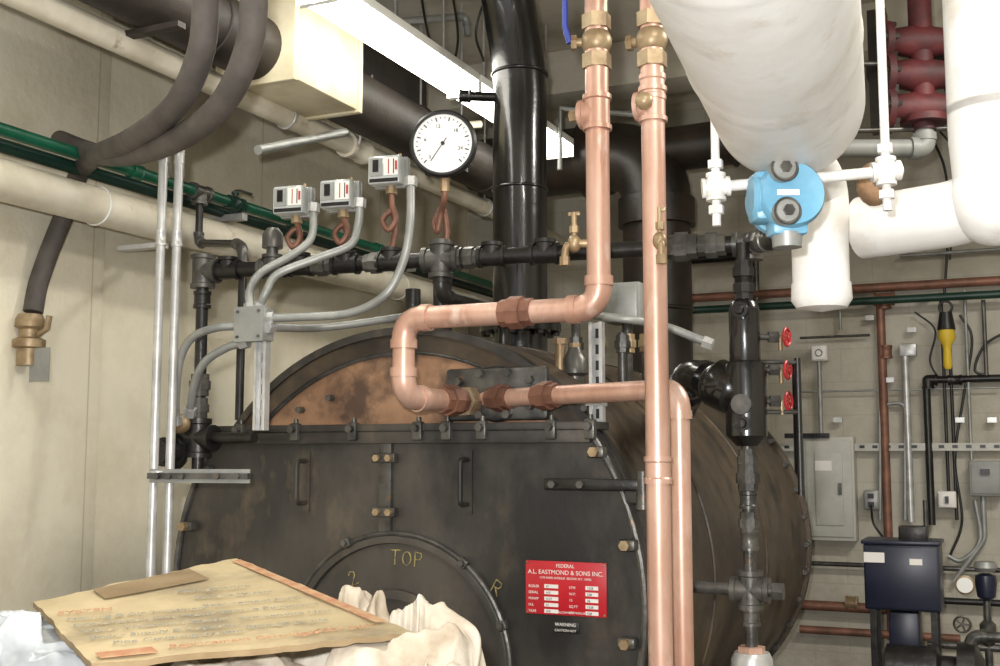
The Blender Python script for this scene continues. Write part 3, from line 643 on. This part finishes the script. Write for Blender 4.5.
# ---------------------------------------------------------------- back wall
YW=YB-.06
def bw(u,v,y=YW): return PY(u,v,y)
def hor(o,u0,u1,v,r,mat,y=YW):
    a=bw(u0,v,y); b2=bw(u1,v,y); b2.z=a.z; o.cyl(a,b2,r,mat,n=12); return a,b2
def ver(o,u,v0,v1,r,mat,y=YW):
    a=bw(u,(v0+v1)/2,y); d=dist(a); o.cyl((a.x,a.y,K(v0,d)),(a.x,a.y,K(v1,d)),r,mat,n=12); return a
o=O('copper_water_piping'); a,b2=hor(o,660,1060,300,.028,'copper_old'); ver(o,886,297,640,.026,'copper_old'); o.coup(bw(886,352),ZH,.026,.08,'copper_old'); o.tee(bw(884,299),(XH,-XH,-ZH),.028,'copper_old')
hor(o,770,886,603,.03,'copper_old'); hor(o,800,960,629,.024,'copper_old'); o.coup(bw(852,603),XH,.03,.07,'brass')
o.cyl((a.x,a.y,0),(a.x,a.y,a.z),.026,'copper_old')
o.done()
o=O('iron_gas_piping'); hor(o,660,1060,312,.024,'green_dark',YW-.08); a,b2=hor(o,926,1060,380,.022,'iron_dark'); ver(o,929,378,525,.022,'iron_dark'); o.tee(bw(928,380),(XH,-ZH),.024,'iron_dark')
o.coup(bw(955,380),XH,.022,.08,'iron_dark'); ver(o,756,255,300,.02,'iron'); hor(o,660,740,262,.03,'iron_dark'); hor(o,900,1060,256,.012,'conduit')
ver(o,797,360,500,.02,'iron_dark',6.6); ver(o,985,300,380,.012,'iron'); ver(o,968,290,460,.01,'conduit')
hor(o,780,1060,562,.014,'iron'); hor(o,930,1060,600,.02,'iron_dark')
o.done()
o=O('electrical_panelboard'); a=bw(805,437);b2=bw(858,541); w=b2.x-a.x; h_=a.z-b2.z; c=(a+b2)/2
o.box((c.x,YB-.06,c.z),(w,.12,h_),'panel',bev=.006); o.box((c.x,YB-.125,c.z),(w*.9,.012,h_*.92),'panel',bev=.004); o.box((c.x,YB-.134,c.z),(w*.55,.012,h_*.7),'panel',bev=.003)
o.box((c.x+w*.22,YB-.145,c.z),(.02,.015,.07),'iron'); o.box((c.x-.03,YB-.142,c.z+h_*.22),(.1,.003,.06),'label_white')
o.box((c.x-w*.42,YB-.13,c.z+h_*.51),(w*.9,.03,.03),'iron_dark'); o.done()
o=O('electrical_conduit_run')
ver(o,908,345,522,.022,'galv'); o.box(bw(908,350),(.1,.05,.08),'galv',bev=.01); 
o.run([bw(880,520),bw(880,405),bw(905,402),bw(905,520)],.012,'conduit',bend=5); ver(o,945,300,500,.01,'iron_dark'); ver(o,953,330,520,.01,'iron_dark')
a=bw(775,447);b2=bw(1060,447); o.box((a+b2)/2,(b2.x-a.x,.02,.045),'panel'); 
k=a.x
while k<b2.x: o.box((k,YW-.011,a.z),(.03,.004,.018),'label_black'); k+=.075
hor(o,800,870,338,.008,'iron'); hor(o,800,1000,392,.006,'conduit'); ver(o,820,350,437,.014,'conduit'); ver(o,840,300,330,.01,'conduit')
for (u,v) in((890,380),(912,330),(960,420),(838,420),(925,300),(870,318),(992,420)): o.box(bw(u,v),(.05,.03,.03),'galv')
o.curve([bw(960,315),bw(972,340),bw(963,400),bw(955,460),bw(962,520),bw(950,556)],.008,'iron_dark'); o.curve([bw(975,500),bw(980,540),bw(962,560),bw(948,556)],.014,'conduit')
o.curve([bw(915,312),bw(935,330),bw(930,360),bw(938,378)],.006,'label_black'); o.curve([bw(1010,330),bw(985,345),bw(975,370),bw(990,376)],.008,'label_black')
o.curve([bw(915,60),bw(925,120),bw(945,170),bw(948,230),bw(944,300)],.008,'label_black'); o.curve([bw(930,120),bw(955,160),bw(950,260)],.006,'label_black')
o.done()
def wbox(name,u0,v0,u1,v1,mat,dp=.1):
    o=O(name); a=bw(u0,v0);b2=bw(u1,v1); c=(a+b2)/2; o.box((c.x,YB-dp/2,c.z),(b2.x-a.x,dp,a.z-b2.z),mat,bev=.008); o.box((c.x,YB-dp-.004,c.z),((b2.x-a.x)*.86,.01,(a.z-b2.z)*.86),mat,bev=.003); return o,c
o,c=wbox('disconnect_switch_box',969,461,1003,496,'grey_box',.12); o.box((c.x,YB-.14,c.z+.04),(.05,.02,.03),'label_black'); o.run([Vector((c.x-.02,YB-.06,c.z-.1)),Vector((c.x-.02,YB-.06,c.z-.35)),Vector((c.x-.2,YB-.06,c.z-.6))],.016,'conduit'); o.done()
o,c=wbox('switch_box',938,491,957,508,'label_white'); o.box((c.x,YB-.115,c.z),(.02,.02,.04),'label_black'); o.done()
o,c=wbox('outlet_box',864,490,880,510,'conduit')
for dz in(-.025,.025): o.box((c.x,YB-.112,c.z+dz),(.035,.006,.03),'label_black')
o.curve([Vector((c.x,YB-.12,c.z-.03)),Vector((c.x+.03,YB-.2,c.z-.15)),Vector((c.x+.15,YB-.15,c.z-.28)),Vector((c.x+.35,YB-.12,c.z-.3))],.007,'label_black'); o.done()
o,c=wbox('junction_box',812,346,828,361,'label_white'); o.torus((c.x,YB-.11,c.z),YH,.02,.004,'grey_box'); o.done()
o=O('hanging_work_light'); c=bw(947,345,7.1); o.lathe(c+ZH*.14,-ZH,[(0,.02),(.02,.04),(.10,.05),(.14,.026),(.17,.022),(.26,.026),(.28,.016)],'yellow',14); o.lathe(c+ZH*.19,-ZH,[(0,.035),(.10,.052),(.11,.03)],'label_black',14); o.torus(c+ZH*.22,YH,.035,.007,'label_black'); o.done()
o=O('filter_regulator'); c=PY(986,585,6.6); o.lathe(c+ZH*.06,-ZH,[(0,.02),(.01,.05),(.05,.055),(.12,.045),(.14,.02)],'navy',20); o.lathe(c+ZH*.12,-ZH,[(0,.05),(.03,.06),(.05,.045)],'conduit',20)
o.lathe(c+Vector((-.1,-.02,-.0)),-YH,[(0,.045),(.03,.05),(.035,.04)],'brass',20); o.lathe(c+Vector((-.1,-.055,-.0)),-YH,[(0,.04),(.002,.04)],'dial',20); o.lathe(c+Vector((0,0,-.3)),ZH,[(0,.03),(.02,.04),(.1,.04),(.12,.02),(.3,.015)],'iron',16)
o.cyl(c-XH*.3-ZH*.32,c+XH*.4-ZH*.32,.02,'iron'); o.cyl(c-ZH*.3,(c.x,c.y,0),.02,'iron'); o.wheel(c+Vector((-.12,-.06,-.2)),YH,.04,'iron'); o.done()
o=O('boiler_feed_control_cabinet'); a=PY(866,542,6.3);b2=PY(943,610,6.3); c=(a+b2)/2; w=b2.x-a.x; h_=a.z-b2.z
o.box(c,(w,.25,h_),'navy',bev=.008); o.box(c-YH*.13,(w*.96,.012,h_*.94),'navy',bev=.004); o.box(c+Vector((w*.2,-.14,h_*.25)),(.06,.004,.03),'label_white')
o.box(c+Vector((0,-.0,h_*.5+.01)),(w*1.05,.28,.02),'navy',bev=.005); o.box(c+Vector((w*.15,0,h_*.5+.05)),(.14,.1,.08),'iron_dark',bev=.01); o.cyl(c+Vector((w*.32,0,h_*.5)),c+Vector((w*.32,0,h_*.5+.22)),.012,'iron'); o.box(c+Vector((-w*.35,-.142,h_*.3)),(.1,.004,.05),'label_white')
for sx_ in(-.4,.4):
    for yy_ in(-.1,.1): o.box((c.x+sx_*w,c.y+yy_,b2.z/2),(.03,.03,b2.z),'iron_dark')
o.box((c.x,c.y,b2.z-.16),(w*.4,.2,.3),'navy',bev=.01); o.done()
o=O('feed_pump'); c=PY(938,668,6.0); o.lathe(c-XH*.25,XH,[(0,.05),(.02,.1),(.25,.1),(.27,.06),(.34,.06),(.34,.13),(.42,.13),(.46,.05)],'iron_dark',24)
o.box((c.x-.05,c.y,c.z-.12),(.3,.2,.04),'iron'); o.box((c.x-.05,c.y,(c.z-.14)/2),(.36,.2,c.z-.14),'iron_dark',bev=.01)
o.run([c+XH*.15,c+XH*.15+ZH*.16,c+XH*.6+ZH*.16],.025,'iron','iron',k=1.3); o.done()
# ---------------------------------------------------------------- foreground crate, rags, carton
o=O('wooden_crate')
x0,x1,y0,y1,zt=-2.0,-.95,1.45,2.28,1.08
o.box(((x0+x1)/2,(y0+y1)/2,zt/2),(x1-x0-.06,y1-y0-.06,zt-.06),'crate_wood')
for k in range(7): o.box(((x0+x1)/2,y0+.06+k*(y1-y0-.12)/6,zt-.012),(x1-x0,.12,.024),'crate_wood',bev=.003)
for k in range(7):
    z=.08+k*.155
    for y in(y0,y1): o.box(((x0+x1)/2,y,z),(x1-x0,.024,.13),'crate_wood',bev=.003)
    for x in(x0,x1): o.box((x,(y0+y1)/2,z),(.024,y1-y0,.13),'crate_wood',bev=.003)
o.done()
c00=P(92,664,2.08); c10=P(414,632,2.28); c01=P(33,602,2.48)
nn=(c10-c00).cross(c01-c00).normalized(); r_,_=ray(236,558); O0=Vector((0,0,H)); tt=(c00-O0).dot(nn)/r_.dot(nn); c11=O0+r_*tt
def inside(p,mg=.03):
    q=[c00,c10,c11,c01]; 
    for i in range(4):
        a_,b2=q[i],q[(i+1)%4]; 
        if (b2.x-a_.x)*(p.y-a_.y)-(b2.y-a_.y)*(p.x-a_.x) < -mg*math.hypot(b2.x-a_.x,b2.y-a_.y): return False
    return True
def folds(p,sc,seed):
    q=Vector((p.x,p.y,0))*sc+Vector((seed,seed*.7,0))
    w1=noise.noise(q*.5); w2=noise.noise(q*.7+Vector((5,2,1)))
    a=.5+.5*math.cos(5.0*(w1*2.0+q.x*.3+q.y*.25)); b=.5+.5*math.cos(6.5*(w2*1.6+q.y*.4-q.x*.3))
    return a**1.4*.5+b**1.4*.3+(.5-abs(noise.noise(q*1.6)))*.35+(.5-abs(noise.noise(q*3.4)))*.10
def mound(o,c,rx,ry,hgt,seed,mat='cloth',sc=9,amp=.05):
    nx=130; n=nx+1; vs=[]; 
    for j in range(n):
        for i in range(n):
            s_,t_=i/nx*2-1,j/nx*2-1
            x=s_*math.sqrt(1-t_*t_/2); y=t_*math.sqrt(1-s_*s_/2); r2=x*x+y*y
            p=Vector((c.x+rx*x*(1+.15*noise.noise(Vector((x*2,y*2,seed)))),c.y+ry*y*(1+.15*noise.noise(Vector((x*2,y*2,seed+4)))),0))
            h=max(0,1-r2**1.3)**.65
            p.z=c.z+hgt*h+amp*folds(p,sc,seed)*(.4+.6*h)-amp*.5
            p.x+=.03*noise.noise(p*sc+Vector((seed,0,0))); p.y+=.03*noise.noise(p*sc+Vector((0,seed,3)))
            if inside(p):
                zz=c00.z-((p.x-c00.x)*nn.x+(p.y-c00.y)*nn.y)/nn.z-.022
                p.z=min(p.z,zz)
            p.z=max(p.z,1.082); vs.append(p)
    o.add(vs,[[j*n+i,j*n+i+1,(j+1)*n+i+1,(j+1)*n+i] for j in range(nx) for i in range(nx)],mat)
    ring=[i for i in range(n)]+[j*n+nx for j in range(1,n)]+[nx*n+i for i in range(nx-1,-1,-1)]+[j*n for j in range(nx-1,0,-1)]
    rv=[vs[i] for i in ring]; k=len(rv); o.add(rv+[Vector((v.x,v.y,1.081)) for v in rv],[[i,(i+1)%k,k+(i+1)%k,k+i] for i in range(k)],mat)
o=O('crumpled_rag_pile')
p=P(412,620,2.34); mound(o,Vector((p.x,p.y,1.11)),.19,.17,.17,1.3,amp=.09,sc=10)
p=P(350,590,2.55); mound(o,Vector((p.x,p.y,1.10)),.17,.13,.19,4.1,amp=.09,sc=10)
p=P(235,640,2.35); mound(o,Vector((p.x,p.y,1.09)),.34,.22,.10,7.7,amp=.06)
p=P(440,640,2.18); mound(o,Vector((p.x,p.y,1.09)),.13,.14,.11,5.2,amp=.08,sc=11)
p=P(330,660,2.1); mound(o,Vector((p.x,p.y,1.09)),.17,.10,.09,3.2,amp=.08,sc=11)
o.done(80)
o=O('plastic_bag')
p=P(5,630,2.35); mound(o,Vector((p.x+.02,p.y,1.11)),.22,.22,.17,2.6,'bag',10,.07)
p=P(70,660,2.1); mound(o,Vector((p.x,p.y,1.10)),.12,.13,.07,6.6,'bag',11,.05)
o.done(80)
o=O('flattened_carton'); n=26; vs=[]
for j in range(n+1):
    for i in range(n+1):
        s_,t_=i/n,j/n; p=c00*(1-s_)*(1-t_)+c10*s_*(1-t_)+c11*s_*t_+c01*(1-s_)*t_
        p=p+nn*(.004*noise.noise(p*9)); 
        if i in(0,n) or j in(0,n): p=p+(nn*.004*noise.noise(p*30))+((c00+c11)/2-p)*.02*noise.noise(p*25)
        vs.append(p)
fs=[[j*(n+1)+i,j*(n+1)+i+1,(j+1)*(n+1)+i+1,(j+1)*(n+1)+i] for j in range(n) for i in range(n)]
o.add(vs,fs,'card'); o.add([v-nn*.012 for v in vs],[f[::-1] for f in fs],'card_brown')
ring=[i for i in range(n+1)]+[(j)*(n+1)+n for j in range(1,n+1)]+[n*(n+1)+i for i in range(n-1,-1,-1)]+[j*(n+1) for j in range(n-1,0,-1)]
rv=[vs[i] for i in ring]; k=len(rv); o.add(rv+[v-nn*.012 for v in rv],[[i,(i+1)%k,k+(i+1)%k,k+i] for i in range(k)],'card_brown')
def cb(s_,t_,h=.005): return c00*(1-s_)*(1-t_)+c10*s_*(1-t_)+c11*s_*t_+c01*(1-s_)*t_+nn*h
ex=(c10-c00).normalized(); ey=nn.cross(ex)
def patch(s0,t0,s1,t1,mat,h=.0045): o.poly([cb(s0,t0,h),cb(s1,t0,h),cb(s1,t1,h),cb(s0,t1,h)],nn*.001,mat)
patch(.25,.80,.72,.965,'card_brown'); patch(.94,.1,.985,.95,'print_orange'); patch(.03,.03,.2,.10,'print_orange')
for i,(s_,t_,tx,sz,mt) in enumerate(((.03,.69,'SYSTEM',.042,'print_orange'),(.04,.58,'Heating & Air Treatment',.036,'print_blue'),(.04,.48,'Combination Hot Water',.036,'print_blue'),(.04,.38,'Water Treatment System',.036,'print_blue'),(.05,.28,'Boiler Supply & Regulator',.036,'print_blue'),(.10,.18,'Pipe Covering System',.036,'print_blue'),(.24,.06,'Replacement Cartridges',.038,'print_orange'),(.52,.70,'Refrigeration',.04,'print_blue'),(.54,.59,'Solvent System',.036,'print_blue'),(.52,.48,'Replacement Parts',.036,'print_blue'),(.54,.38,'Service Equipment',.036,'print_blue'),(.56,.28,'Condensate Unit',.036,'print_blue'),(.54,.18,'Storage 24 pcs',.036,'print_blue'),(.70,.06,'KEEP DRY',.038,'print_orange'))):
    o.text(tx,cb(s_,t_,.006),sz*.75,ex,ey,mt)
o.done()
# ---------------------------------------------------------------- lights
def light(kind,name,loc,e,col,**kw):
    l=bpy.data.lights.new(name,kind); l.energy=e; l.color=col
    for k,v in kw.items(): setattr(l,k,v)
    ob=bpy.data.objects.new(name,l); ob.location=loc; bpy.context.collection.objects.link(ob); return ob
fl=Vector((cy,sy,0))*-.08
light('POINT','camera_flash',(fl.x,fl.y,1.72),260,(1,.99,.98),shadow_soft_size=.03)
for x,y in((.6,1.0),(.9,4.2)):
    ob=light('AREA','overhead_fill',(x,y,CE-.3),80,(1,.96,.88),shape='RECTANGLE',size=1.2,size_y=.25)  # unseen area fill added below the ceiling to brighten the room, no fixture
w=bpy.data.worlds.new('World'); bpy.context.scene.world=w; w.use_nodes=True
w.node_tree.nodes['Background'].inputs[0].default_value=(1,.98,.95,1); w.node_tree.nodes['Background'].inputs[1].default_value=.9
# ---------------------------------------------------------------- camera
cam=bpy.data.cameras.new('camera'); co=bpy.data.objects.new('camera',cam); bpy.context.collection.objects.link(co)
co.location=(0,0,H); co.rotation_euler=(math.pi/2+PITCH,0,YAW); cam.sensor_width=36; cam.lens=36*F/1000; cam.clip_start=.02
bpy.context.scene.camera=co
sc=bpy.context.scene; sc.view_settings.view_transform='Standard'; sc.view_settings.exposure=.33
